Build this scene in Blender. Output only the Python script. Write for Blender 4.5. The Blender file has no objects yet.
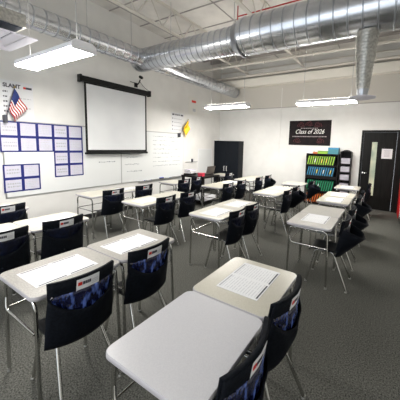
import bpy, math, random
from mathutils import Vector, Matrix
random.seed(7)
COL = bpy.context.scene.collection
PI = math.pi

# ------------------------------------------------------------------ materials
def mat(name, color, rough=.5, metal=0., spec=None, emit=None, estr=0., coat=0.):
    m = bpy.data.materials.new(name); m.use_nodes = True
    b = m.node_tree.nodes['Principled BSDF']
    b.inputs['Base Color'].default_value = (*color, 1)
    b.inputs['Roughness'].default_value = rough
    b.inputs['Metallic'].default_value = metal
    if spec is not None: b.inputs['Specular IOR Level'].default_value = spec
    if coat: b.inputs['Coat Weight'].default_value = coat
    if emit:
        b.inputs['Emission Color'].default_value = (*emit, 1)
        b.inputs['Emission Strength'].default_value = estr
    return m

def noisy(m, c1, c2, scale=40, detail=3, rough=None, bump=0., stretch=(1, 1, 1), lo=.35, hi=.65, bdist=.01):
    nt = m.node_tree; b = nt.nodes['Principled BSDF']
    tc = nt.nodes.new('ShaderNodeTexCoord'); mp = nt.nodes.new('ShaderNodeMapping')
    mp.inputs['Scale'].default_value = stretch
    n = nt.nodes.new('ShaderNodeTexNoise'); n.inputs['Scale'].default_value = scale; n.inputs['Detail'].default_value = detail
    r = nt.nodes.new('ShaderNodeValToRGB')
    r.color_ramp.elements[0].position = lo; r.color_ramp.elements[0].color = (*c1, 1)
    r.color_ramp.elements[1].position = hi; r.color_ramp.elements[1].color = (*c2, 1)
    L = nt.links.new
    L(tc.outputs['Object'], mp.inputs['Vector']); L(mp.outputs[0], n.inputs['Vector'])
    L(n.outputs['Fac'], r.inputs['Fac']); L(r.outputs['Color'], b.inputs['Base Color'])
    if bump:
        bp = nt.nodes.new('ShaderNodeBump'); bp.inputs['Strength'].default_value = bump; bp.inputs['Distance'].default_value = bdist
        L(n.outputs['Fac'], bp.inputs['Height']); L(bp.outputs[0], b.inputs['Normal'])
    if rough:
        mr = nt.nodes.new('ShaderNodeMapRange'); mr.inputs['To Min'].default_value = rough[0]; mr.inputs['To Max'].default_value = rough[1]
        L(n.outputs['Fac'], mr.inputs['Value']); L(mr.outputs[0], b.inputs['Roughness'])
    return m

M = {}
M['carpet'] = noisy(mat('carpet', (.1, .1, .1), .95, spec=.1), (.014, .015, .014), (.18, .18, .162), 85, 2, bump=.5, lo=.25, hi=.75)
M['wall'] = noisy(mat('wall_paint', (.8, .8, .8), .75), (.74, .735, .715), (.78, .775, .755), 3, 2)
M['wall_right'] = mat('wall_right_paint', (.75, .74, .7), .7)
M['upper_wall'] = mat('upper_wall_panel', (.60, .575, .53), .7)
M['ceiling'] = noisy(mat('ceiling_insulation', (.7, .7, .7), .85), (.68, .66, .63), (.80, .775, .74), 2.2, 5, bump=.3)
M['seam'] = mat('ceiling_seam', (.36, .34, .33), .7)
M['joist'] = mat('joist_paint', (.66, .63, .58), .6)
M['beam'] = mat('beam_paint', (.88, .85, .78), .6)
M['baseboard'] = mat('baseboard_rubber', (.015, .015, .016), .5)
M['galv'] = noisy(mat('galvanized_steel', (.6, .62, .65), .28, 1.), (.56, .58, .62), (.68, .70, .74), 2.5, 3, rough=(.2, .3), bump=.05, stretch=(1, 1, 1), bdist=.03)
M['galv_dark'] = mat('galvanized_seam', (.42, .44, .48), .3, 1.)
M['galv_dull'] = noisy(mat('perforated_duct', (.5, .49, .46), .4, .9), (.36, .36, .34), (.55, .54, .51), 30, 3)
M['white_metal'] = mat('white_enamel', (.82, .82, .86), .4)
M['uplight'] = mat('added_uplight_glow', (1, 1, 1), .4, emit=(1, .95, .87), estr=6)  # glow for the unseen strips added to brighten the ceiling
M['lens'] = mat('lamp_lens', (1, 1, 1), .4, emit=(1, .96, .90), estr=30)
M['wire'] = mat('hanger_wire', (.55, .55, .55), .5, .5)
M['chrome'] = mat('chrome_tube', (.54, .54, .52), .18, 1.)
M['glide'] = mat('glide_nylon', (.32, .32, .30), .35, .7)
M['top_white'] = noisy(mat('laminate_white', (.7, .7, .72), .3), (.50, .50, .53), (.54, .54, .565), 180, 2)
M['top_cream'] = noisy(mat('laminate_cream', (.65, .64, .56), .3), (.44, .42, .35), (.51, .49, .42), 180, 2)
M['top_grey'] = noisy(mat('laminate_grey', (.5, .48, .45), .35), (.29, .28, .255), (.42, .40, .37), 120, 3)
M['edge'] = mat('desk_edge_band', (.42, .41, .44), .4)
M['under'] = mat('desk_underside', (.16, .09, .06), .6)
M['paper'] = mat('paper_white', (.74, .75, .77), .6)
M['print'] = mat('printed_grey', (.42, .43, .46), .7)
M['print_pale'] = mat('printed_pale', (.50, .51, .55), .7)
M['ink'] = mat('printed_dark', (.05, .05, .07), .6)
M['plastic'] = mat('chair_plastic', (.006, .007, .009), .4, spec=.25)
M['cloth'] = noisy(mat('pocket_cloth', (.003, .004, .007), .7, spec=.1), (.002, .0028, .0052), (.0042, .006, .010), 60, 3, bump=.15)
M['satin'] = noisy(mat('blue_satin_painted_sheen', (.01, .03, .16), .2, coat=.2), (.002, .004, .03), (.14, .24, .72), 24, 3, bump=1., stretch=(1, 1, .45), bdist=.03, lo=.5, hi=.80)  # bright blue of the ramp paints the satin's highlights
M['satin_dark'] = noisy(mat('navy_satin_lining', (.006, .01, .05), .3, spec=.3), (.002, .003, .008), (.004, .007, .025), 18, 3, bump=.8, bdist=.02)
M['label_red'] = mat('label_red', (.62, .03, .02), .5)
M['silver_foil'] = mat('pale_wrapper', (.6, .68, .8), .3)
M['blue_tape'] = mat('blue_border_tape', (.006, .014, .17), .5)
M['card'] = mat('lilac_card', (.58, .57, .66), .6)
M['board'] = mat('whiteboard_surface', (.78, .80, .80), .25, coat=.2)
M['alu'] = mat('aluminium_trim', (.45, .46, .46), .4, .7)
M['alu_light'] = mat('brushed_handle', (.6, .6, .6), .5, .2)
M['marker'] = mat('marker_strokes', (.26, .29, .32), .6)
M['marker_blue'] = mat('blue_marker', (.03, .1, .55), .4)
M['black'] = mat('black_casing', (.006, .007, .007), .45, spec=.2)
M['cabinet'] = mat('black_cabinet_laminate', (.004, .006, .010), .4, spec=.15)
M['screen'] = noisy(mat('projection_fabric', (.72, .73, .76), .7), (.66, .675, .70), (.73, .745, .76), 1.2, 2)
M['door'] = noisy(mat('door_black', (.006, .006, .005), .45, spec=.15), (.005, .005, .0045), (.010, .0095, .009), 4, 3, stretch=(8, 8, .6))
M['glass'] = noisy(mat('frosted_glass_painted_glow', (.5, .55, .4), .25), (.34, .42, .32), (.66, .68, .50), 2.2, 2)  # pale green colour stands in for corridor light behind the pane
M['red'] = mat('red_paint', (.55, .006, .01), .4)
M['wood_dark'] = mat('black_shelf_laminate', (.006, .005, .005), .45, spec=.2)
M['lime'] = mat('lime_folder', (.24, .44, .04), .5)
M['lime_dark'] = mat('olive_folder', (.16, .33, .04), .5)
M['sky'] = mat('light_blue_folder', (.03, .20, .36), .5)
M['teal'] = mat('teal_box', (.04, .19, .24), .5)
M['green'] = mat('green_folder', (.01, .22, .10), .5)
M['orange'] = mat('orange_folder', (.55, .12, .02), .5)
M['yellow'] = mat('yellow_sticker', (.75, .55, .08), .5)
M['lavender'] = mat('lavender_papers', (.42, .38, .46), .7)
M['taupe'] = mat('laptop_lid', (.15, .13, .115), .4, .2)
M['flag_red'] = mat('flag_red', (.36, .006, .015), .8)
M['flag_white'] = mat('flag_white', (.8, .75, .74), .7)
M['flag_blue'] = mat('flag_blue', (.012, .03, .16), .7)
M['flag_yellow'] = mat('flag_yellow', (.9, .55, .01), .6)
M['brass'] = mat('flag_tip', (.4, .3, .12), .4, .8)
M['poster_black'] = noisy(mat('poster_black', (.008, .006, .007), .6, spec=.15), (.006, .005, .006), (.014, .008, .009), 8, 3)
M['poster_red'] = mat('poster_red', (.13, .008, .014), .5)
M['poster_grey'] = mat('poster_grey_text', (.33, .28, .28), .5)
M['poster_white'] = mat('poster_white_text', (.85, .83, .8), .5)
M['pipe_red'] = mat('red_pipe_paint', (.45, .02, .02), .4)
M['grille_dark'] = mat('vent_slot_shade', (.03, .04, .06), .6)  # dark colour for the shade inside the vent slots
M['grille'] = mat('vent_white', (.52, .51, .57), .5)
M['pink'] = mat('red_plastic_box', (.65, .03, .07), .4)
M['magenta'] = mat('book_cover', (.5, .42, .4), .5)

# ------------------------------------------------------------------ mesh builder
def rounded(pts, r, n=5):
    """round the corners of an open polyline"""
    pts = [Vector(p) for p in pts]; out = [pts[0]]
    for i in range(1, len(pts)-1):
        a, b, c = pts[i-1], pts[i], pts[i+1]
        ra = min(r, (a-b).length*.45, (c-b).length*.45)
        p0 = b + (a-b).normalized()*ra; p1 = b + (c-b).normalized()*ra
        for k in range(n+1):
            t = k/n; out.append(p0*(1-t)**2 + b*2*t*(1-t) + p1*t*t)
    out.append(pts[-1]); return out

class MB:
    def __init__(s): s.v = []; s.f = []; s.m = []; s.sm = []
    def add(s, vs, fs, mi=0, smooth=False):
        o = len(s.v); s.v += [tuple(v) for v in vs]
        for f in fs: s.f.append(tuple(o+i for i in f)); s.m.append(mi); s.sm.append(smooth)
        return s
    def box(s, x0, x1, y0, y1, z0, z1, mi=0, X=None):
        vs = [Vector((x, y, z)) for x in (x0, x1) for y in (y0, y1) for z in (z0, z1)]
        if X is not None: vs = [X @ v for v in vs]
        return s.add(vs, [(0, 1, 3, 2), (4, 6, 7, 5), (0, 4, 5, 1), (2, 3, 7, 6), (0, 2, 6, 4), (1, 5, 7, 3)], mi)
    def tube(s, pts, r, n=10, mi=0, cap=True, r1=None):
        pts = [Vector(p) for p in pts]; L = len(pts); vs = []
        t0 = (pts[1]-pts[0]).normalized()
        up = Vector((0, 0, 1)) if abs(t0.z) < .9 else Vector((1, 0, 0))
        nrm = t0.cross(up).normalized()
        for i, p in enumerate(pts):
            t = (pts[min(i+1, L-1)]-pts[max(i-1, 0)]).normalized()
            nrm = (nrm - t*nrm.dot(t)).normalized(); bn = t.cross(nrm)
            rr = r if r1 is None else r+(r1-r)*i/(L-1)
            for k in range(n):
                a = 2*PI*k/n; vs.append(p + nrm*math.cos(a)*rr + bn*math.sin(a)*rr)
        fs = [(i*n+k, i*n+(k+1) % n, (i+1)*n+(k+1) % n, (i+1)*n+k) for i in range(L-1) for k in range(n)]
        s.add(vs, fs, mi, True)
        if cap:
            s.add(vs[:n], [tuple(reversed(range(n)))], mi); s.add(vs[-n:], [tuple(range(n))], mi)
        return s
    def lathe(s, prof, origin, axis, n=32, mi=0, cap=True, mis=None):
        """prof: list of (t along axis, radius)"""
        o = Vector(origin); ax = Vector(axis).normalized()
        a = ax.orthogonal().normalized(); b = ax.cross(a); vs = []
        for t, r in prof:
            for k in range(n):
                g = 2*PI*k/n; vs.append(o+ax*t+(a*math.cos(g)+b*math.sin(g))*r)
        for i in range(len(prof)-1):
            o2 = len(s.v)
            s.add(vs[i*n:(i+2)*n], [(k, (k+1) % n, n+(k+1) % n, n+k) for k in range(n)], mis[i] if mis else mi, True)
        if cap:
            s.add(vs[:n], [tuple(reversed(range(n)))], mi); s.add(vs[-n:], [tuple(range(n))], mi)
        return s
    def plate(s, outline, z0, z1, mi=0, mside=None, mbot=None, bev=0.):
        """outline: list of (x,y) ccw; vertical prism with a small bevel"""
        n = len(outline)
        cx = sum(p[0] for p in outline)/n; cy = sum(p[1] for p in outline)/n
        def sc(d): 
            out = []
            for i, (x, y) in enumerate(outline):
                L = math.hypot(x-cx, y-cy); out.append((x-(x-cx)/L*d, y-(y-cy)/L*d))
            return out
        rings = [([*sc(bev)], z0), (outline, z0+bev), (outline, z1-bev), (sc(bev), z1)] if bev else [(outline, z0), (outline, z1)]
        vs = [(x, y, z) for o, z in rings for x, y in o]
        ms = mi if mside is None else mside
        s.add(vs, [(r*n+i, r*n+(i+1) % n, (r+1)*n+(i+1) % n, (r+1)*n+i) for r in range(len(rings)-1) for i in range(n)], ms, True)
        k = (len(rings)-1)*n
        s.add(vs[:n], [tuple(reversed(range(n)))], mi if mbot is None else mbot)
        s.add(vs[k:], [tuple(range(n))], mi)
        return s
    def slab(s, fn, nu, nv, th, mi=0, smooth=True, mback=None):
        """closed curved slab; fn(u,v)->Vector for u,v in 0..1, thickness along computed normals"""
        P = [[Vector(fn(i/nu, j/nv)) for j in range(nv+1)] for i in range(nu+1)]
        N = []
        for i in range(nu+1):
            row = []
            for j in range(nv+1):
                du = P[min(i+1, nu)][j]-P[max(i-1, 0)][j]; dv = P[i][min(j+1, nv)]-P[i][max(j-1, 0)]
                nn = du.cross(dv); row.append(nn.normalized() if nn.length > 1e-9 else Vector((0, 0, 1)))
            N.append(row)
        A = [P[i][j]+N[i][j]*th/2 for i in range(nu+1) for j in range(nv+1)]
        B = [P[i][j]-N[i][j]*th/2 for i in range(nu+1) for j in range(nv+1)]
        k = nv+1; off = len(A)
        fa = [(i*k+j, (i+1)*k+j, (i+1)*k+j+1, i*k+j+1) for i in range(nu) for j in range(nv)]
        fb = [tuple(off+q for q in reversed(f)) for f in fa]
        s.add(A+B, fa, mi, smooth)
        o = len(s.v)-len(A+B)
        def addf(fs, m, sm):
            for f in fs: s.f.append(tuple(o+q for q in f)); s.m.append(m); s.sm.append(sm)
        addf(fb, mi if mback is None else mback, smooth)
        e = []
        for i in range(nu):
            e.append((i*k, off+i*k, off+(i+1)*k, (i+1)*k)); e.append((i*k+nv, (i+1)*k+nv, off+(i+1)*k+nv, off+i*k+nv))
        for j in range(nv):
            e.append((j, j+1, off+j+1, off+j)); q = nu*k
            e.append((q+j, off+q+j, off+q+j+1, q+j+1))
        addf(e, mi, False)
        return s
    def mesh(s, name, mats):
        me = bpy.data.meshes.new(name); me.from_pydata(s.v, [], s.f)
        for m in (mats if isinstance(mats, (list, tuple)) else [mats]): me.materials.append(M[m])
        me.polygons.foreach_set('material_index', s.m); me.polygons.foreach_set('use_smooth', s.sm)
        me.update(); return me

def link(name, me, parent=None, loc=None, rz=0):
    o = bpy.data.objects.new(name, me); COL.objects.link(o)
    if parent is not None: o.parent = parent
    if loc is not None: o.location = loc
    if rz: o.rotation_euler = (0, 0, rz)
    return o
def tag(o, label, cat, group=None, kind=None):
    if label: o['label'] = label
    if cat: o['category'] = cat
    if group: o['group'] = group
    if kind: o['kind'] = kind
    return o
def struct(name, mb, mats, parent=None):
    o = link(name, mb.mesh(name, mats), parent)
    if parent is None: o['kind'] = 'structure'
    return o
def thing(name, label, cat, loc=(0, 0, 0), rz=0, group=None):
    o = link(name, None, None, loc, rz); o.empty_display_size = .1
    return tag(o, label, cat, group)
def part(name, mb, mats, parent, label=None):
    o = link(name, mb.mesh(name, mats), parent)
    if label: o['label'] = label
    return o
def solo(name, mb, mats, label, cat, loc=(0, 0, 0), rz=0, group=None):
    return tag(link(name, mb.mesh(name, mats), None, loc, rz), label, cat, group)
def copy_tree(o, parent=None):
    c = o.copy(); COL.objects.link(c); c.parent = parent
    for ch in list(o.children): copy_tree(ch, c)
    return c
def rrect(x0, x1, y0, y1, r, n=5):
    out = []
    for cx, cy, a0 in ((x1-r, y1-r, 0), (x0+r, y1-r, 90), (x0+r, y0+r, 180), (x1-r, y0+r, 270)):
        for k in range(n+1):
            a = math.radians(a0+90*k/n); out.append((cx+r*math.cos(a), cy+r*math.sin(a)))
    return out

# ------------------------------------------------------------------ room shell
LX, RX, BY, NY, ZC = -6.1, .44, 9.2, -3.6, 5.1
struct('floor', MB().box(LX-.1, RX+.1, NY, BY+.1, -.1, 0), 'carpet')
struct('wall_left', MB().box(LX-.15, LX, NY, BY+.15, 0, ZC+.1), 'wall')
struct('wall_right', MB().box(RX, RX+.15, NY, BY+.15, 0, ZC+.1), 'wall_right')
wb = MB()
for x0, x1, z0, z1 in ((LX, -.71, 0, ZC), (-.71, RX, 2.48, ZC)):
    wb.box(x0, x1, BY, BY+.15, z0, z1)
struct('wall_back', wb, 'wall')
cl = MB().box(LX-.15, RX+.15, NY, BY+.15, ZC, ZC+.12)
for y in [NY+.3+.93*k for k in range(14)]: cl.box(LX, RX, y-.012, y+.012, ZC-.018, ZC+.01, 1)
for x in [-5.7, -3.63, -1.56]: cl.box(x-.010, x+.010, NY, BY, ZC-.016, ZC+.01, 1)
# purlins and deck ribs close to the far wall
for y, w, h in ((6.6, .03, .10), (7.3, .04, .12), (7.95, .06, .16), (8.45, .04, .12)): cl.box(LX, RX, y-w, y+w, ZC-h, ZC+.01, 1)
struct('ceiling', cl, ['ceiling', 'seam'])
struct('baseboard_left', MB().box(LX, LX+.015, NY, BY, 0, .12), 'baseboard')
struct('baseboard_back', MB().box(LX, -.71, BY-.015, BY, 0, .12), 'baseboard')
struct('baseboard_right', MB().box(RX-.015, RX, NY, 8.45, 0, .12), 'baseboard')
# bearing ledge above the far wall, wall panel joints
struct('trim_1', MB().box(LX, RX, BY-.34, BY, 4.13, 4.36).box(LX, RX, BY-.36, BY-.34, 4.11, 4.38), 'beam')
struct('trim_2', MB().box(LX, RX, BY-.006, BY, 3.32, 4.13).box(LX, RX, BY-.012, BY, 3.305, 3.33, 1), ['upper_wall', 'seam'])
struct('trim_3', MB().box(LX, RX, BY-.03, BY, 4.50, 4.56).box(LX, RX, BY-.03, BY, 4.78, 4.82), 'joist')
struct('trim_4', MB().box(-3.43, -3.41, BY-.012, BY, .12, 4.02), 'wall')
struct('trim_5', MB().box(RX-.03, RX, 8.48, BY, 0, 2.35), 'red')

# ------------------------------------------------------------------ bar joists
jn = ['leftmost', 'middle', 'right hand']
for k, jx in enumerate((-4.67, -2.6, -.53)):
    t = thing('roof_joist', f'{jn[k]} open web steel roof joist running towards the far wall above the ducts', 'joist', (jx, 0, 0), group='bar joists under the roof deck')
    lo = MB().box(-.045, -.010, NY+.1, BY-.35, 4.55, 4.57).box(.010, .045, NY+.1, BY-.35, 4.55, 4.57).box(-.010, .010, NY+.1, BY-.35, 4.55, 4.60)
    part('bottom_chord', lo, 'joist', t)
    part('top_chord', MB().box(-.04, .04, NY+.1, BY-.02, 5.06, 5.098), 'joist', t)
    w = MB(); y = NY+.2; up = True
    while y < BY-.45:
        w.tube([(0, y, 4.58 if up else 5.07), (0, y+.36, 5.07 if up else 4.58)], .015, 6); y += .36; up = not up
    part('web', w, 'joist', t)

# ------------------------------------------------------------------ ducts
def duct_profile(L, r, pitch=.16, t0=0.):
    prof = [(t0, r)]; mis = []; t = t0+pitch*.5
    while t < L-.03:
        prof += [(t-.012, r), (t-.007, r+.006), (t+.007, r+.006), (t+.012, r)]; mis += [0, 1, 1, 1]; t += pitch
    prof.append((L, r)); mis.append(0); return prof, mis
t = thing('spiral_duct', 'long narrow galvanized spiral duct running along the whiteboard wall under the ceiling', 'duct', (-5.3, NY+.1, 3.95))
p, m = duct_profile(8.95-NY-.1, .193, .19)
part('duct_run', MB().lathe(p, (0, 0, 0), (0, 1, 0), 36, mis=m), ['galv', 'galv_dark'], t)
part('end_cap', MB().lathe([(0, .2), (.03, .2), (.05, .17), (.06, .05)], (0, 8.95-NY-.1, 0), (0, 1, 0), 36), 'galv_dark', t)
for y in (1.4, 3.1, 4.15, 6.3, 8.0): part('hanger_rod', MB().tube([(0, y-NY-.1, .19), (0, y-NY-.1, ZC-3.95)], .008, 6), 'wire', t)
t2 = thing('spiral_duct', 'large galvanized spiral duct crossing the room below the roof joists', 'duct', (-5.68, 4.6, 3.96))
p, m = duct_profile(2.98, .262, .15, .12)
part('duct_run', MB().lathe([(0, .10), (.012, .2), (.05, .245), (.12, .262)]+p[1:], (0, 0, 0), (1, 0, 0), 40, mis=[0, 0, 0]+m), ['galv', 'galv_dark'], t2)
p, m = duct_profile(6.08, .335, .20, 3.12)
part('reducer', MB().lathe([(2.96, .262), (2.98, .285), (3.0, .285), (3.10, .335), (3.12, .345), (3.14, .335)], (0, 0, 0), (1, 0, 0), 40, cap=False), 'galv_dark', t2)
part('wide_duct_run', MB().lathe(p, (0, 0, .02), (1, 0, 0), 44, mis=m), ['galv', 'galv_dark'], t2)
for x in (1.2, 2.9, 4.5): part('hanger_rod', MB().tube([(x, 0, .26), (x, 0, ZC-3.96)], .008, 6), 'wire', t2)
t3 = thing('drop_duct', 'vertical galvanized drop duct with round diffuser below the big crossing duct', 'duct', (-.40, 4.6, 0))
pp_ = []
z_ = 2.82
while z_ < 3.66:
    rr = .092+.068*((z_-2.82)/.84); pp_ += [(z_, rr), (z_+.030, rr+.003), (z_+.034, rr+.008), (z_+.040, rr+.003)]; z_ += .045
part('perforated_pipe', MB().lathe(pp_, (0, 0, 0), (0, 0, 1), 32), 'galv_dull', t3)
part('neck', MB().lathe([(2.72, .075), (2.82, .085)], (0, 0, 0), (0, 0, 1), 28), 'galv_dark', t3)
part('round_diffuser', MB().lathe([(2.66, .04), (2.67, .12), (2.685, .19), (2.70, .19), (2.73, .075)], (0, 0, 0), (0, 0, 1), 32), 'grille', t3)
# square diffuser with elbow at the top left
t4 = thing('ceiling_vent', 'square white air diffuser hanging at the upper left beneath a duct elbow', 'vent', (-4.5, 1.25, 3.2))
v = MB()
for k, (a, z) in enumerate(((.45, 0), (.34, .03), (.23, .06), (.12, .09))):
    b = a-.09
    for q in range(4):
        X = Matrix.Rotation(q*PI/2, 4, 'Z')
        vs = [X @ Vector(p) for p in ((-a, -a, z), (a, -a, z), (b, -b, z+.03), (-b, -b, z+.03), (-a, -a, z+.012), (a, -a, z+.012), (b, -b, z+.042), (-b, -b, z+.042))]
        v.add(vs, [(0, 3, 2, 1), (4, 5, 6, 7), (0, 1, 5, 4), (3, 7, 6, 2)], 0)
part('louvre', v, 'grille', t4)
part('dark_backing', MB().box(-.33, .33, -.33, .33, .128, .14), 'grille_dark', t4)  # dark backing plate stands in for shade between the louvres
part('plenum_box', MB().box(-.36, .36, -.36, .36, .141, .30), 'galv_dull', t4)
part('duct_elbow', MB().tube(rounded([(-.62, .3, .78), (-.2, .3, .78), (-.05, .1, .60), (-.05, .05, .28)], .3, 8), .15, 24), 'galv', t4)

# red sprinkler pipe, grey conduits
r = MB().tube([(-3.2, 5.45, 4.86), (RX-.02, 5.45, 4.86)], .014, 10)
tp = thing('sprinkler_pipe', 'thin red sprinkler pipe running above the big duct', 'pipe', (0, 0, 0))
part('pipe_run', r, 'pipe_red', tp)
part('drop_pipe', MB().tube([(-3.2, 5.45, 5.09), (-3.2, 5.45, 4.62)], .014, 8).lathe([(0, .014), (.02, .03), (.05, .014)], (-3.2, 5.45, 4.60), (0, 0, 1), 12), 'pipe_red', tp)
for y, z, r_, nm in ((7.6, 4.50, .03, 'nearer'), (8.6, 4.42, .04, 'farther')):
    c = MB().tube([(LX+.02, y, z), (RX-.02, y, z)], r_, 10)
    for k in range(4): c.box(-5.0+1.5*k, -4.96+1.5*k, y-.045, y+.045, z-.045, z+.05)
    solo('conduit_pipe', c, 'joist', f'{nm} of the two pale pipes running level across the ceiling near the far wall', 'pipe')

# ------------------------------------------------------------------ light fixtures
def make_light(L):
    t = thing('pendant_light', None, 'light')
    h = MB()
    prf = [(-.145, 0), (.145, 0), (.145, .05), (.10, .085), (-.10, .085), (-.145, .05)]
    for x0, x1, g in ((-L/2+.012, L/2-.012, 1.), (-L/2, -L/2+.012, 1.06), (L/2-.012, L/2, 1.06)):
        n = 6; vs = [(x, a_*g, b_*g-.03*(g > 1 and b_ == 0)) for x in (x0, x1) for a_, b_ in prf]
        h.add(vs, [tuple(range(n)), tuple(range(2*n-1, n-1, -1))]+[(i, n+i, n+(i+1) % n, (i+1) % n) for i in range(n)], 0)
    part('housing', h, 'white_metal', t)
    prof = [(-.138, -.002), (-.125, -.028), (.125, -.028), (.138, -.002)]
    vs = [(x, a_, b_) for x in (-L/2+.014, L/2-.014) for a_, b_ in prof]; n = 4
    part('lens', MB().add(vs, [(i, n+i, n+i+1, i+1) for i in range(n-1)]+[tuple(range(n))[::-1], tuple(range(n, 2*n))], 0, False), 'lens', t)
    part('added_uplight', MB().box(-L/2+.05, L/2-.05, -.085, .085, .0855, .089), 'uplight', t)  # unseen glowing strip added on top to light ceiling and ducts
    for s in (-1, 1): part('hanging_cable', MB().tube([(s*L*.40, 0, .08), (s*L*.40, 0, ZC-3.02)], .006, 6), 'wire', t)
    return t
Lt = [((-4.075, 1.87, 3.02), 1.62, 0, 'big bright pendant light nearest the camera hanging at upper left'),
      ((-4.16, 6.62, 3.02), 1.42, .0, 'far pendant light hanging left of the roof centre, before the corner'),
      ((-1.40, 6.88, 3.02), 1.42, .0, 'far pendant light hanging above the class poster, beside the drop duct'),
      ((-1.4, -2.6, 3.02), 1.5, 0, 'unseen pendant light added behind the camera as fill, near the right wall')]  # unseen fixture added as fill light for the near part of the room
for loc, L, rz, lb in Lt:
    o = make_light(L); o.location = loc; o.rotation_euler.z = rz
    tag(o, lb, 'light', 'white pendant wraparound lights')

# ------------------------------------------------------------------ left wall: boards
WX = LX
def wallbox(mb, y0, y1, z0, z1, d0, d1, mi=0): return mb.box(WX+d0, WX+d1, y0, y1, z0, z1, mi)
def squiggle(mb, y0, y1, z, x, th, mi, seg=.03, amp=.012):
    y = y0
    while y < y1:
        l = random.uniform(.4, 1)*seg
        mb.box(x, x+.0012, y, min(y+l, y1), z-th/2+random.uniform(-amp, amp)*.3, z+th/2+random.uniform(-amp, amp)*.3, mi); y += l+seg*.35
for y0, y1, lb, nm in ((1.88, 4.385, 'left whiteboard on the side wall behind the blue bordered cards', 'l'), (4.385, 6.88, 'right whiteboard on the side wall with faint marker writing below the flag', 'r')):
    t = thing('whiteboard', lb, 'whiteboard')
    part('writing_surface', wallbox(MB(), y0, y1, .78, 2.22, .001, .018), 'board', t)
    f = MB()
    wallbox(f, y0, y1, .765, .78, .001, .0182); wallbox(f, y0, y1, 2.22, 2.245, .001, .0182)
    wallbox(f, y0, y0+.018, .78, 2.22, .001, .0182); wallbox(f, y1-.012, y1, .78, 2.22, .001, .0182)
    part('frame', f, 'alu', t)
    if nm == 'r':
        part('marker_tray', wallbox(MB(), 4.95, 6.88, .745, .762, .001, .06), 'alu', t)
        s = MB()
        for row in range(6):
            z = 2.08-row*.2
            squiggle(s, 4.5+(row % 2)*.06, 4.5+random.uniform(.35, .7), z, WX+.0185, .02, 0, .05, .03)
        for row in range(8):
            squiggle(s, 5.5, 6.7, 2.1-row*.13, WX+.0185, .012, 0, .06, .03)
        part('marker_writing', s, 'marker', t)
    else:
        s = MB(); squiggle(s, 3.75, 4.2, 1.38, WX+.0185, .02, 0, .05, .02)
        part('marker_writing', s, 'marker', t)
e = MB().box(-.02, .02, 0, .16, 0, .035).box(-.02, .02, 0, .16, .035, .045, 1)
solo('board_eraser', e, ['ink', 'marker_blue'], 'eraser with blue top on the tray of the right whiteboard', 'eraser', (WX+.041, 5.75, .763))
for k, y in enumerate((5.0, 5.25, 6.05)):
    solo('marker_pen', MB().tube([(0, 0, 0), (0, .13, 0)], .009, 8).tube([(0, .13, 0), (0, .16, 0)], .010, 8, 1), ['white_metal', 'marker_blue'],
         'blue capped marker pen on the ledge of the right whiteboard, ' + ('far left', 'second from the left', 'right of the eraser')[k], 'marker', (WX+.035, y, .772), group='pens on the whiteboard tray')

# blue-bordered cards
cy = [1.54, 1.84, 2.14, 2.445, 2.74, 3.04, 3.36]
rows = [2.228, 1.939, 1.647, 1.365, 1.092]
cards = [(0, 1), (0, 2), (0, 3), (0, 4), (0, 5)]+[(1, k) for k in range(1, 6)]+[(2, 4), (2, 5), (3, 4), (3, 5)]
rn = ['top row', 'second row', 'third row', 'bottom row']; cn = ['first', 'second', 'third', 'fourth', 'fifth', 'sixth']
def card(y0, y1, z0, z1, lb, title, x=WX+.0184):
    t = thing('chart_card', lb, 'card', (x, y0, z0), group='blue bordered chart cards on the whiteboard')
    w, h = y1-y0, z1-z0
    part('card_sheet', MB().box(0, .003, .012, w-.012, .012, h-.012), 'card', t)
    b = MB(); q = .025
    b.box(0, .005, 0, w, 0, q); b.box(0, .005, 0, w, h-q, h); b.box(0, .005, 0, q, q, h-q); b.box(0, .005, w-q, w, q, h-q)
    part('blue_border', b, 'blue_tape', t)
    s = MB()
    if title:
        for k in range(2): squiggle(s, w*.18, w*.85, h*(.62-.22*k), .0032, .026, 0, .035, .01)
    else:
        for k in range(5): squiggle(s, w*.14, w*random.uniform(.6, .86), h*(.8-.13*k), .0032, .008, 0, .05, .004)
    part('card_text', s, 'print' if title else 'print_pale', t)
for r_, c in cards:
    card(cy[c], cy[c+1], rows[r_+1], rows[r_], f'blue bordered white card in the {rn[r_]} of the large chart, {cn[c]} column', c in (1, 4) or (c == 0))
bz = [1.409, 1.135, .873]; by = [1.858, 2.161, 2.463]
for i in range(2):
    for j in range(2):
        card(by[j], by[j+1], bz[i+1], bz[i], f'{("upper", "lower")[i]} {("left", "right")[j]} blue bordered card of the small four card block', j == 0)

# text helper
def text_mesh(s, size, name, mats, parent, loc, rot, shear=0., ext=.001, bold=0., sx=1., align='LEFT'):
    cu = bpy.data.curves.new(name, 'FONT'); cu.body = s; cu.size = size; cu.shear = shear; cu.extrude = ext; cu.offset = bold; cu.align_x = align
    tmp = bpy.data.objects.new('tmp', cu); COL.objects.link(tmp)
    dg = bpy.context.evaluated_depsgraph_get(); me = bpy.data.meshes.new_from_object(tmp.evaluated_get(dg))
    bpy.data.objects.remove(tmp); me.name = name; me.materials.clear(); me.materials.append(M[mats])
    o = link(name, me, parent, loc); o.rotation_euler = rot; o.scale.x = sx
    return o
RW = (PI/2, 0, PI/2)      # text on the left wall, reads along +y
RB = (PI/2, 0, 0)         # text on the back wall

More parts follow.
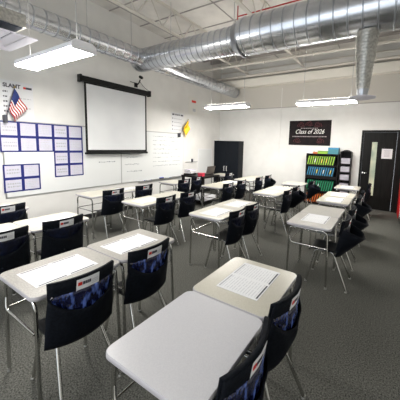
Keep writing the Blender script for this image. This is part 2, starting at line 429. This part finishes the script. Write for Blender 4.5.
# SLANT poster
t = thing('wall_poster', 'white poster headed SLANT on the side wall behind the striped flag', 'poster', (WX, 1.70, 2.30))
part('poster_sheet', MB().box(.001, .004, 0, .72, 0, .68), 'paper', t)
text_mesh('SLANT', .098, 'heading', 'ink', t, (.005, .245, .555), RW, bold=.004, sx=.92)
part('heading_mark', MB().box(.004, .006, .56, .60, .56, .60).box(.004, .006, .60, .70, .56, .60, 1), ['label_red', 'ink'], t)
s = MB()
for k in range(5):
    squiggle(s, .24, .31, .47-.09*k, .0042, .028, 1, .03, .01); 
    if k in (1, 3): squiggle(s, .34, .68, .465-.09*k, .0042, .012, 0, .05, .004)
part('poster_text', s, ['print', 'ink'], t)
# second poster
t = thing('wall_poster', 'white rule poster on the side wall above the far end of the whiteboard', 'poster', (WX, 6.30, 2.28))
part('poster_sheet', MB().box(.001, .004, 0, .60, 0, .64), 'paper', t)
s = MB().box(.004, .006, .04, .14, .55, .60).box(.004, .006, .45, .56, .55, .60); squiggle(s, .18, .42, .575, .0042, .05, 0, .05, .004)
for k in range(4):
    s.box(.004, .006, .04, .075, .43-.12*k, .465-.12*k); squiggle(s, .12, .5, .44-.12*k, .0042, .022, 1, .05, .004)
part('poster_text', s, ['ink', 'print'], t)
# poster with a red block
t = thing('wall_poster', 'pale poster with a red block high on the side wall near the corner', 'poster', (WX, 7.14, 2.95))
part('poster_sheet', MB().box(.001, .004, 0, .50, 0, .64), 'wall_right', t)
part('poster_print', MB().box(.004, .006, .18, .42, .43, .51).box(.004, .006, .24, .40, .12, .22, 1), ['label_red', 'print_pale'], t)

# flags
def flag(base, tip, fly, nh, nf, colorfn, mats, label, drop, taper=0.):
    t = thing('wall_flag', label, 'flag', base)
    b, tp_ = Vector((0, 0, 0)), Vector(tip)-Vector(base)
    part('pole', MB().tube([b, tp_], .008, 8), 'ink', t)
    part('finial', MB().lathe([(0, .008), (.012, .016), (.03, .012), (.05, .002)], tp_, tp_.normalized(), 10), 'brass', t)
    part('holder', MB().box(-.10, .03, -.022, .022, -.06, .08), 'ink', t)
    g = MB(); hv = (b-tp_)*drop; fv = Vector(fly)
    P = [[tp_+hv*(i/nh)+fv*(j/nf)*(1-taper*i/nh)+Vector((0, 0, -.05*(j/nf)*(i/nh)))+Vector((.035*math.sin(j/nf*9+i/nh*2)*(j/nf)**.5, 0, 0)) for j in range(nf+1)] for i in range(nh+1)]
    for i in range(nh):
        for j in range(nf):
            q = [P[i][j], P[i+1][j], P[i+1][j+1], P[i][j+1]]
            g.add(q, [(0, 1, 2, 3)], colorfn(i, j), True); g.add([x+Vector((.002, 0, 0)) for x in q], [(3, 2, 1, 0)], colorfn(i, j), True)
    part('flag_cloth', g, mats, t)
def us(i, j):
    if i < 7 and j < 6: return 2 if not (i % 2 == 1 and j % 2 == 1) else 2
    return 0 if i % 2 == 0 else 1
flag((WX+.09, 1.93, 2.25), (WX+.13, 2.075, 2.83), (0, .185, -.36), 13, 14, us, ['flag_red', 'flag_white', 'flag_blue'], 'small striped American flag on a black stick above the blue bordered cards', .66, .5)
flag((WX+.09, 6.60, 2.17), (WX+.13, 6.98, 2.72), (0, .09, -.32), 8, 10, lambda i, j: 0, ['flag_yellow'], 'small plain yellow flag on a stick at the end of the whiteboard', .5)

# projector screen
t = thing('projector_screen', 'pull-down projection screen with black case hanging before the whiteboards', 'projector screen', (WX+.14, 0, 0))
c = MB().box(-.055, .055, 3.28, 5.25, 3.23, 3.35).box(-.065, .065, 3.26, 3.30, 3.21, 3.37).box(-.065, .065, 5.23, 5.27, 3.21, 3.37)
part('case', c, 'black', t)
part('wall_bracket', MB().box(-.138, -.055, 3.5, 3.54, 3.25, 3.33).box(-.138, -.055, 4.95, 4.99, 3.25, 3.33), 'black', t)
part('black_masking', MB().box(.0, .004, 3.37, 3.42, 1.63, 3.23).box(.0, .004, 5.10, 5.15, 1.63, 3.23).box(.0, .004, 3.42, 5.10, 1.63, 1.69).box(.0, .004, 3.42, 5.10, 3.20, 3.23), 'black', t)
part('screen_surface', MB().box(.0, .004, 3.42, 5.10, 1.69, 3.20), 'screen', t)
part('bottom_bar', MB().tube([(0.002, 3.35, 1.61), (0.002, 5.17, 1.61)], .026, 10), 'black', t)
t = thing('wall_camera', 'small black camera on a bent bracket above the projection screen case', 'camera', (WX, 4.9, 3.48))
part('bracket', MB().box(0, .02, -.05, .05, -.06, .06).tube(rounded([(.01, 0, 0), (.12, 0, .02), (.16, .03, .14)], .04), .014, 8).tube([(.1, -.26, .03), (.12, 0, .02)], .008, 6), 'black', t)
part('camera_head', MB().lathe([(-.05, .03), (-.04, .038), (.04, .04), (.06, .03)], (.17, .04, .20), (.6, .1, -.3), 14), 'black', t)
part('cable', MB().tube(rounded([(.12, .02, .12), (.14, .12, 0), (.14, .2, -.05), (.12, .35, -.10)], .08), .006, 6), 'black', t)

# small rail and far panel on the side wall
t = thing('wall_rail', 'thin wall rail with a dark clip on the side wall above the teacher table', 'rail', (WX, 7.02, 1.235))
part('rail', MB().box(.001, .03, 0, .66, 0, .02), 'alu', t)
part('clip', MB().box(.02, .05, .30, .36, .0, .12), 'ink', t)
t = thing('whiteboard', 'small pale blue whiteboard on the side wall next to the black cabinet', 'whiteboard', (WX, 0, 0))
part('writing_surface', MB().box(.001, .015, 7.74, 8.58, .74, 1.70), 'board', t)
part('frame', MB().box(.001, .0155, 7.72, 7.74, .72, 1.72).box(.001, .02, 8.58, 8.60, .72, 1.72).box(.001, .02, 7.74, 8.58, 1.70, 1.72).box(.001, .02, 7.74, 8.58, .72, .74), 'white_metal', t)

# ------------------------------------------------------------------ back wall
t = thing('class_banner', 'black banner reading Class of 2026 on the far wall', 'banner', (-3.07, BY, 1.97))
part('banner_sheet', MB().box(0, 1.43, -.02, -.0015, 0, .855), 'poster_black', t)
text_mesh('Class of 2026', .215, 'banner_title', 'poster_white', t, (.715, -.022, .40), RB, shear=.35, align='CENTER', sx=.84, bold=0)
s = MB()
x = .42
while x < .98: l = random.uniform(.02, .045); s.box(x, x+l, -.0225, -.0205, .575, .60); x += l+.018
x = .13
while x < 1.28: l = random.uniform(.02, .05); s.box(x, x+l, -.0225, -.0205, .285, .318); x += l+.016
part('banner_small_text', s, 'poster_grey', t)
s = MB()
for cx, cz, sg in ((.30, .16, 1), (1.10, .16, -1), (.42, .70, 1), (1.0, .70, -1), (.70, .74, 1)):
    for a0 in range(3):
        pts = [(cx+sg*(.03+.045*a)*math.cos(a*1.6+a0*2.1), -.0215, cz+(.02+.03*a)*math.sin(a*1.6+a0*2.1)) for a in [q*.22 for q in range(12)]]
        s.tube(pts, .006, 5)
part('banner_scrollwork', s, 'poster_red', t)

# door
d = MB()
d.box(-.71, -.65, BY-.03, BY+.12, 0, 2.48).box(.24, RX-.002, BY-.03, BY+.12, 0, 2.48).box(-.65, .24, BY-.03, BY+.12, 2.42, 2.48)
door = link('door_1', d.mesh('door_1', 'door')); door['kind'] = 'structure'
sl = MB().box(-.645, -.41, BY+.0, BY+.05, .01, 2.415).box(-.26, .235, BY+.0, BY+.05, .01, 2.415).box(-.41, -.26, BY, BY+.05, .01, .44).box(-.41, -.26, BY, BY+.05, 2.12, 2.415)
part('door_leaf', sl, 'door', door)
part('glass_pane', MB().box(-.41, -.26, BY+.02, BY+.03, .44, 2.12), 'glass', door, 'tall narrow frosted pane, corridor glow in its colour')
part('door_handle', MB().lathe([(0, .03), (.012, .03)], (-.60, BY, 1.15), (0, -1, 0), 14).tube(rounded([(-.60, BY-.01, 1.15), (-.60, BY-.055, 1.15), (-.48, BY-.055, 1.145)], .02), .011, 8), 'chrome', door, 'silver lever handle')
n = thing('door_notice', 'white paper notice taped to the black door beside the glass strip', 'notice', (-.13, BY-.006, 1.62))
part('notice_sheet', MB().box(0, .28, 0, .004, 0, .30), 'paper', n)
s = MB(); 
for k in range(6): s.box(.07 if k else .05, .21 if k else .23, -.0012, 0, .24-.035*k, .252-.035*k)
part('notice_text', s, 'print', n)

# cabinet
t = thing('storage_cabinet', 'tall black two-door storage cabinet in the far left corner', 'cabinet', (-6.08, 8.78, 0))
W, D_, Hc = 1.15, .40, 2.04
part('carcass', MB().box(0, .02, .02, D_, 0, Hc).box(W-.02, W, .02, D_, 0, Hc).box(.02, W-.02, .02, D_, Hc-.02, Hc).box(.02, W-.02, .02, D_, .0, .06).box(.02, W-.02, D_-.01, D_, .06, Hc-.02).box(-.008, W+.008, -.004, D_, Hc, Hc+.02), 'cabinet', t)
for s_ in (0, 1):
    x0, x1 = (.004, W/2-.003) if s_ == 0 else (W/2+.003, W-.004)
    dr = part('cabinet_door', MB().box(x0, x1, -.002, .018, .07, Hc-.004), 'cabinet', t)
    hx = W/2-.06 if s_ == 0 else W/2+.06
    part('handle', MB().tube(rounded([(hx, -.002, 1.04), (hx, -.035, 1.04), (hx, -.035, .86), (hx, -.002, .86)], .015), .014, 8), 'alu_light', dr)

# bookshelf with leaning folders
SX, SY = -2.30, 8.80
t = thing('bookshelf', 'black bookshelf of coloured folders in rows against the far wall', 'bookshelf', (SX, SY, 0))
W = 1.02
part('side_panel', MB().box(0, .03, 0, .36, 0, 1.70), 'wood_dark', t)
part('side_panel', MB().box(W-.03, W, 0, .36, 0, 1.70), 'wood_dark', t)
part('back_panel', MB().box(.03, W-.03, .35, .36, 0, 1.70), 'wood_dark', t)
sh = [(.0, .06), (.42, .47), (.87, .97), (1.29, 1.33), (1.67, 1.70)]
for a, b in sh: part('shelf', MB().box(.03, W-.03, .005, .35, a, b), 'wood_dark', t)
def folder_proto(colr, col2, h):
    t = thing('folder', None, 'folder')
    part('cover', MB().box(0, .033, 0, .24, 0, h), colr, t)
    part('dark_gap_strip', MB().box(.033, .064, .004, .24, .004, h*.98), col2, t)  # solid black strip stands in for the shaded gap between folders
    return t
specs = [(1.335, .285, 'lime', 'black', 'lime green folder leaning on the top shelf of the black bookshelf', 'lime folders on the top shelf'),
         (.975, .285, 'sky', 'black', 'light blue folder leaning on the second shelf of the black bookshelf', 'light blue folders on the second shelf'),
         (.475, .34, 'green', 'black', 'dark green folder leaning on the third shelf of the black bookshelf', 'green folders on the third shelf'),
         (.065, .30, 'orange', 'black', 'orange folder leaning on the bottom shelf of the black bookshelf', 'orange folders on the bottom shelf')]
for si, (z, h, c1, c2, lb, gp) in enumerate(specs):
    pr_ = folder_proto(c1, c2, h); tag(pr_, lb, 'folder', gp)
    n = 12
    for k in range(n):
        o = pr_ if k == 0 else copy_tree(pr_)
        o.location = (SX+.036+k*.0715, SY+.03, z+.004); o.rotation_euler = (0, .17 if si % 2 == 0 else .18, 0)
        if k in ((3, 6, 8), (4, 7, 10), (5,), (2, 6))[si]:
            part('sticker', MB().box(.006, .032, -.002, 0, .07, .07+h*.45), 'paper' if k % 2 else 'yellow', o, 'pale spine sticker')
bx = lambda w, d, h, c, lid: (MB().box(0, w, 0, d, 0, h*.72, 0).box(-.005, w+.005, -.005, d+.005, h*.72, h, 1), [c, lid])
for x, w, h, c, lid, lb in ((.02, .18, .075, 'white_metal', 'white_metal', 'small clear white box on top of the bookshelf at its left end'), (.21, .13, .045, 'orange', 'orange', 'low orange box on top of the bookshelf'), (.36, .30, .09, 'lime', 'lime_dark', 'green box on top of the bookshelf'), (.68, .31, .21, 'teal', 'sky', 'tall teal box on top of the bookshelf at its right end')):
    mb, ms = bx(w, .28, h, c, lid); solo('storage_box', mb, ms, lb, 'box', (SX+x, SY+.03, 1.702))
# narrow literature sorter
t = thing('paper_sorter', 'narrow black paper sorter with arched top, right of the folder bookshelf', 'shelf', (-1.24, 8.80, 0))
part('side_panel', MB().box(0, .02, 0, .34, 0, 1.78), 'wood_dark', t); part('side_panel', MB().box(.30, .32, 0, .34, 0, 1.78), 'wood_dark', t)
arc = [(.32*k/10, 1.78+.07*math.sin(PI*k/10)) for k in range(11)]
vs = [(x, y, z) for y in (0, .34) for x, z in arc]; n = 11
part('arched_top', MB().add(vs, [tuple(range(n)), tuple(range(2*n-1, n-1, -1))]+[(i, n+i, n+(i+1) % n, (i+1) % n) for i in range(n)]), 'wood_dark', t)
part('back_panel', MB().box(.02, .30, .33, .34, 0, 1.78), 'wood_dark', t)
zs = [.06, .35, .62, .90, 1.16, 1.42]
for z in zs: part('shelf', MB().box(.02, .30, .0, .33, z-.03, z), 'wood_dark', t)
for k, z in enumerate(zs):
    s = MB()
    for q in range(5): s.box(.028+random.uniform(0, .01), .290, .005+random.uniform(0, .01), .30, .001+q*.034, .028+q*.034, q % 2)
    solo('paper_stack', s, ['lavender', 'print'], f'stack of lilac and grey papers in the sorter, {("lowest", "second lowest", "third from the bottom", "third from the top", "second highest", "highest")[k]} compartment', 'paper', (-1.24, 8.80, z), group='paper stacks in the sorter')

# ------------------------------------------------------------------ teacher table and things on it
TX0, TX1, TY0, TY1, TZ = -5.56, -4.66, 6.2, 7.08, .905
t = thing('teacher_table', 'tall dark teacher table with open lower shelf by the side wall', 'table', (TX0, TY0, 0))
w, l = TX1-TX0, TY1-TY0
part('tabletop', MB().box(0, w, 0, l, TZ-.055, TZ), 'wood_dark', t)
for x in (0.01, w-.10):
    for y in (.01, l-.07): part('leg', MB().box(x, x+.09, y, y+.055, 0, TZ-.055), 'wood_dark', t)
part('lower_shelf', MB().box(.0, w, .07, l-.07, .09, .14), 'wood_dark', t)
s = MB().box(0, .86, 0, .66, 0, .10)
solo('storage_bin', s, 'white_metal', 'flat white bin lying on the lower shelf of the dark teacher table', 'bin', (TX0+.02, TY0+.10, .142))
o = thing('laptop', 'open taupe laptop standing on the dark teacher table', 'laptop', (-4.95, 6.92, TZ+.002), rz=-PI/2)
part('keyboard_base', MB().box(-.22, .22, -.28, .0, 0, .018), 'black', o)
X = Matrix.Translation((0, 0, .015)) @ Matrix.Rotation(math.radians(-14), 4, 'X')
lid = MB().box(-.22, .22, -.005, .008, 0, .27, X=X)
part('screen_lid', lid, 'taupe', o)
solo('book', MB().plate(rrect(-.13, .13, -.17, .17, .01), 0, .05, 0, 0, 0), 'black', 'black book at the bottom of the pile on the teacher table', 'book', (-5.38, 6.42, TZ+.001), .1)
solo('book', MB().box(-.12, .12, -.16, .16, .004, .055, 1).box(-.125, .12, -.165, .165, 0, .006, 0).box(-.125, .12, -.165, .165, .055, .06, 0), ['magenta', 'paper'], 'pale book in the middle of the pile on the teacher table', 'book', (-5.38, 6.42, TZ+.052), .25)
solo('book', MB().box(-.12, .12, -.15, .15, .004, .05, 1).box(-.125, .12, -.155, .155, 0, .006, 0).box(-.125, .12, -.155, .155, .05, .055, 0), ['lavender', 'paper'], 'white book on top of the pile on the teacher table', 'book', (-5.37, 6.43, TZ+.113), -.1)
o = thing('plastic_box', 'small bright red plastic box with lid on the teacher table', 'box', (-4.86, 6.34, TZ+.001), rz=.2)
part('box_body', MB().plate(rrect(-.075, .075, -.10, .10, .02), 0, .08), 'pink', o)
part('box_lid', MB().plate(rrect(-.08, .08, -.105, .105, .02), .081, .10), 'pink', o)

# ------------------------------------------------------------------ desks
DZ = .836; DW, DL = .61, .688
def make_desk(top):
    t = thing('student_desk', None, 'desk')
    a, b = DW/2, DL/2
    part('desktop', MB().plate(rrect(-a, a, -b, b, .055, 6), DZ-.032, DZ, 0, 1, 2, .006), [top, 'edge', 'under'], t)
    for s in (-1, 1):      # inverted U frame at each end, with rounded shoulders
        y = s*(b-.035); yf = s*(b-.022)
        part('leg_frame', MB().tube(rounded([(-a+.045, yf, .02), (-a+.05, y, DZ-.05), (a-.05, y, DZ-.05), (a-.02, yf, .02)], .075, 6), .0135, 10), 'chrome', t)
        for x, nm in ((-a+.045, 0), (a-.02, 1)):
            part('foot_glide', MB().lathe([(0, .016), (.008, .017), (.014, .014), (.03, .0145)], (x, yf, .001), (0, 0, 1), 12), 'glide', t)
    rk = MB()
    ys = b-.02
    rk.tube(rounded([(-a+.05, -b+.034, .66), (-a+.075, -ys, .555), (a-.04, -ys, .555), ], .05), .0095, 8)
    rk.tube(rounded([(-a+.05, b-.034, .66), (-a+.075, ys, .555), (a-.04, ys, .555)], .05), .0095, 8)
    rk.tube([(-a+.05, -ys, .555), (-a+.05, ys, .555)], .007, 8)
    part('stretcher', rk, 'chrome', t)
    return t
def make_paper(kind):
    t = thing('desk_sheet', None, 'paper')
    # two pages side by side, printed grey, with ruler strips on the long sides
    part('page', MB().box(-.17, .17, -.235, .235, 0, .0016), 'paper', t)
    s = MB()
    z = .0017
    for sd, x in ((0, -.158), (1, .150)):
        for y0, y1 in ((-.215, -.02), (.01, .205)):
            s.box(x, x+.012, y0, y1, z, z+.0004, 1 if (sd or kind == 2) else 0)
    rows_ = 13
    for k in range(rows_):
        x = -.135+.27*k/(rows_-1)
        for y0, y1 in ((-.21, -.015), (.015, .205)):
            y = y0
            while y < y1-.02:
                l = random.uniform(.03, .09); s.box(x, x+.004, y, min(y+l, y1), z, z+.0003, 2); y += l+.012
    part('printed_lines', s, ['print', 'ink', 'print_pale'], t)
    return t

# ------------------------------------------------------------------ chairs
def make_chair(bulge, lining, name_tag=True, full=0.):
    t = thing('classroom_chair', None, 'chair')
    hw = .23
    def back(u, v, off=0., w=hw, z0=.50, z1=.945):
        s = 2*u-1; z = z0+(z1-z0)*v
        x = .135+.075*((z-.5)/.45)+.055*(1-s*s)+off
        wid = w*(1-.05*(1-v)*(s*s))
        return (x, s*wid, z-.018*(1-s*s)*0)
    part('backrest', MB().slab(lambda u, v: back(u, v, 0, .214, .53, .925), 12, 6, .012), 'plastic', t)
    # seat shell with waterfall front and a rising rear
    def seat(u, v):
        s = 2*u-1; x = -.215+.40*v
        z = .505-.012*(1-s*s)-.03*max(0, (.18-v)/.18)**2+.05*max(0, (v-.85)/.15)**2
        return (x, s*(.205-.02*(2*v-1)**2), z)
    part('seat', MB().slab(seat, 10, 10, .012), 'plastic', t)
    for s in (-1, 1):
        f = part('leg', MB().tube(rounded([(.0, s*.155, .482), (-.13, s*.155, .48), (-.225, s*.205, .02)], .04), .0145, 10), 'chrome', t)
        part('foot_glide', MB().lathe([(0, .017), (.008, .018), (.016, .0135), (.03, .0135)], (-.226, s*.206, .001), (0, 0, 1), 12), 'glide', f)
        r = part('leg', MB().tube(rounded([(.0, s*.150, .482), (.10, s*.150, .48), (.305, s*.215, .02)], .04), .0145, 10), 'chrome', t)
        part('foot_glide', MB().lathe([(0, .017), (.008, .018), (.016, .0135), (.03, .0135)], (.306, s*.216, .001), (0, 0, 1), 12), 'glide', r)
    part('cross_brace', MB().tube([(-.05, -.15, .478), (-.05, .15, .478)], .009, 8).tube([(.07, -.15, .478), (.07, .15, .478)], .009, 8), 'chrome', t)
    # fabric pocket pulled over the backrest
    sl = MB(); sl.slab(lambda u, v: back(u, v, .011, .230, .54, .952), 14, 8, .009); sl.slab(lambda u, v: back(u, v, -.011, .230, .76, .952), 14, 4, .008)
    sl.slab(lambda u, v: Vector(back(u, 1, -.013, .230, .54, .952))+Vector((.026*v, 0, .002)), 14, 2, .006)
    part('pocket_sleeve', sl, 'cloth', t)
    def pouch(u, v):
        s = 2*u-1; ztop = .715+.13*abs(s)**2.2; zb = .445+.02*s*s
        z = zb+(ztop-zb)*v
        x = .135+.075*((z-.5)/.45)+.055*(1-s*s)+.018
        x += bulge*(1-abs(s)**3)*(math.sin(PI*min(1, v*.62+.06))) + full*(1-s*s*s*s)*v**1.6
        x += .006*math.sin(s*9+z*20)*v
        return (x, s*(.234+.012*(1-v)), z)
    part('pouch', MB().slab(pouch, 18, 9, .008), 'cloth', t)
    def lin(u, v):
        s = 2*u-1; z = .57+.29*v
        x = .135+.075*((z-.5)/.45)+.055*(1-s*s)+.019+bulge*.55*(1-abs(s)**2)*(1-v)*1.5
        return (x+.006*math.sin(s*23+2*math.sin(z*40))*(1-v*.6), s*.218, z)
    part('pocket_lining', MB().slab(lin, 24, 10, .004), lining, t, 'shiny blue satin lining')
    if name_tag:
        lb = MB()
        def tagp(y0, y1, z0, z1, o_, mi):
            pts = []
            for y, z in ((y0, z0), (y1, z0), (y1, z1), (y0, z1)):
                s = y/.216; pts.append((.135+.075*((z-.5)/.45)+.055*(1-s*s)+o_, y, z))
            q = [(x-.002, y, z) for x, y, z in pts]
            lb.add(pts+q, [(0, 1, 2, 3), (7, 6, 5, 4), (0, 4, 5, 1), (1, 5, 6, 2), (2, 6, 7, 3), (3, 7, 4, 0)], mi)
        tagp(-.075, .0, .850, .940, .020, 0); tagp(.0, .085, .850, .940, .020, 0)
        tagp(-.066, -.040, .892, .918, .0215, 1)
        for y0, y1 in ((-.034, -.022), (-.019, -.009), (-.006, .004), (.007, .020)): tagp(y0, y1, .893, .917, .0222 if y0 > -.01 else .0215, 2)
        for z in (.902, .888, .876): tagp(.028, .076, z, z+.004, .0215, 3)
        part('name_label', lb, ['paper', 'label_red', 'ink', 'print_pale'], t, 'white card with red logo')
        tg = MB().box(.2125, .2155, .015, .065, .800, .818)
        part('pocket_tag', tg, 'silver_foil', t, 'small pale tag')
    return t
CH = {'blue': lambda: make_chair(.045, 'satin'), 'navy': lambda: make_chair(.035, 'satin_dark'), 'full': lambda: make_chair(.07, 'satin_dark', full=.16)}
protoC = {}; protoD = {}; protoP = {}
def chair(kind, x, y, label, rz=0., group='black classroom chairs with hanging pockets'):
    if kind not in protoC: o = protoC[kind] = CH[kind]()
    else: o = copy_tree(protoC[kind])
    o.location = (x, y, 0); o.rotation_euler = (0, 0, rz); tag(o, label, 'chair', group); return o
def desk(top, x, y, label, rz=0.):
    if top not in protoD: o = protoD[top] = make_desk(top)
    else: o = copy_tree(protoD[top])
    o.location = (x, y, 0); o.rotation_euler = (0, 0, rz); tag(o, label, 'desk', 'student desks set in pairs'); return o
def sheet(kind, x, y, label, rz=0.):
    if kind not in protoP: o = protoP[kind] = make_paper(kind)
    else: o = copy_tree(protoP[kind])
    o.location = (x, y, DZ+.0008); o.rotation_euler = (0, 0, rz); tag(o, label, 'paper', 'printed sheets lying on the desks'); return o

XC = {'A': -3.72, 'B': -2.23, 'C': -.85, 'D': -4.99}
cname = {'D': 'leftmost column', 'A': 'second column from left', 'B': 'third column from left', 'C': 'rightmost column'}
ordn = ['first', 'second', 'third', 'fourth']
# column, row number, (y centres), desktop, chair kind, chair y, chair dx, chair rz, papers
R = [
 ('D', 0, [1.39], 'top_cream', ['navy'], [1.40], 0, [0], [1]),
 ('A', 0, [.93, 1.62], 'top_cream', ['navy', 'navy'], [.96, 1.56], 0, [0, 0], [1, 1]),
 ('B', 0, [1.035, 1.73], 'top_grey', ['blue', 'blue'], [.98, 1.60], 0, [-.05, -.03], [2, 2]),
 ('C', 0, [1.04, 1.735], None, ['blue', 'blue'], [1.03, 1.62], -.09, [0, -.06], [0, 1]),
 ('D', 1, [3.07, 3.765], 'top_cream', ['navy', 'navy'], [3.11, 3.87], 0, [0, 0], [0, 1]),
 ('A', 1, [3.21, 3.905], 'top_cream', ['navy', 'navy'], [3.29, 3.90], 0, [0, 0], [1, 0]),
 ('B', 1, [3.32, 4.015], 'top_cream', ['navy', 'navy'], [3.27, 3.76], 0, [0, 0], [1, 1]),
 ('C', 1, [3.82, 4.515], 'top_grey', ['full', 'full'], [3.78, 4.50], 0, [0, 0], [1, 0]),
 ('D', 2, [5.30], 'top_cream', ['navy'], [5.20], .02, [0], [0]),
 ('A', 2, [5.57, 6.265], 'top_cream', ['navy', 'navy'], [5.42, 6.12], 0, [0, 0], [0, 1]),
 ('B', 2, [5.55, 6.245], 'top_cream', ['navy', 'full'], [5.48, 6.08], .02, [0, 0], [1, 0]),
 ('C', 2, [5.62, 6.315], 'top_cream', ['full', 'navy'], [5.68, 6.40], 0, [0, 0], [1, 1]),
 ('A', 3, [7.25, 7.945], 'top_cream', ['navy', 'full'], [7.12, 7.82], .06, [0, 0], [0, 0]),
 ('B', 3, [7.42], 'top_cream', ['full'], [7.45], .06, [0], [0]),
 ('C', 3, [7.72], 'top_cream', ['navy'], [7.90], .06, [0], [1]),
 ('D', 3, [7.75], 'top_cream', ['navy'], [7.50], .02, [0], [0]),
]
for c, r_, dys, top, ck, cys, cdx, crz, pp in R:
    for k, y in enumerate(dys):
        side = 'single' if len(dys) == 1 else ('nearer', 'farther')[k]
        x = XC[c]+(.015 if c == 'C' and r_ else 0)
        where = f'in row {0}'
        gw = 'row' if len(dys) == 1 else 'pair'; pos = f'{ordn[r_]} {gw}, {cname[c]}'
        if top is None: tm, cw = ('top_white', 'white') if k == 0 else ('top_cream', 'cream')
        else: tm, cw = top, {'top_cream': 'cream', 'top_grey': 'light grey'}[top]
        if r_ == 2 and c == 'C': cw = 'cream'
        dl = f'{cw} student desk, {side} of {pos}'
        if c == 'C' and r_ == 0: dl = ('large bare white desk at the bottom centre of the photo', 'cream desk with a calendar sheet touching the bare white desk')[k]
        desk(tm, x, y, dl)
        if pp[k]:
            px, py = x+.0, y
            if (c, r_) == ('B', 0): px, py = x, y-.03
            if (c, r_, k) == ('C', 0, 1): px, py = -.845, 1.765
            if (c, r_, k) == ('C', 1, 0): px, py = -.82, 3.92
            sheet(pp[k], px, py, f'white printed sheet on the {cw} desk, {side} of {pos}')
    for k, y in enumerate(cys):
        side = 'single' if len(cys) == 1 else ('nearer', 'farther')[k]
        tail = {'navy': 'black chair with dark pocket', 'blue': 'black chair with shiny blue pocket lining', 'full': 'black chair with bulging full pocket'}[ck[k]]
        chair(ck[k], XC[c]+(.24 if c == 'C' else .215)+cdx, y, f'{tail}, {side} of {ordn[r_]} {gw}, {cname[c]}', crz[k])

chair('navy', -4.86, 5.86, 'black chair without a desk between the leftmost column and the dark teacher table')

# ------------------------------------------------------------------ world, camera, colour
w = bpy.data.worlds.new('room_surroundings'); bpy.context.scene.world = w; w.use_nodes = True
w.node_tree.nodes['Background'].inputs['Color'].default_value = (.86, .93, 1, 1)
w.node_tree.nodes['Background'].inputs['Strength'].default_value = .55

f, yaw, pitch, roll, x0, y0 = 256.404, *[math.radians(a) for a in (-31.5314, -6.5186, 1.66597)], 227.803, 174.229
fw = Vector((math.sin(yaw)*math.cos(pitch), math.cos(yaw)*math.cos(pitch), math.sin(pitch)))
rt = Vector((math.cos(yaw), -math.sin(yaw), 0)); up = rt.cross(fw)
r2 = rt*math.cos(roll)+up*math.sin(roll); u2 = up*math.cos(roll)-rt*math.sin(roll)
cam = bpy.data.cameras.new('camera'); co = bpy.data.objects.new('camera', cam); COL.objects.link(co)
co.matrix_world = Matrix(((r2.x, u2.x, -fw.x, 0), (r2.y, u2.y, -fw.y, 0), (r2.z, u2.z, -fw.z, 1.9), (0, 0, 0, 1)))
cam.sensor_width = 36; cam.lens = f*36/400; cam.shift_x = -(x0-200)/400; cam.shift_y = -(200-y0)/400
cam.clip_start = .02
sc = bpy.context.scene; sc.camera = co
sc.view_settings.view_transform = 'Standard'; sc.view_settings.look = 'None'; sc.view_settings.gamma = 1
sc.view_settings.exposure = 1.62
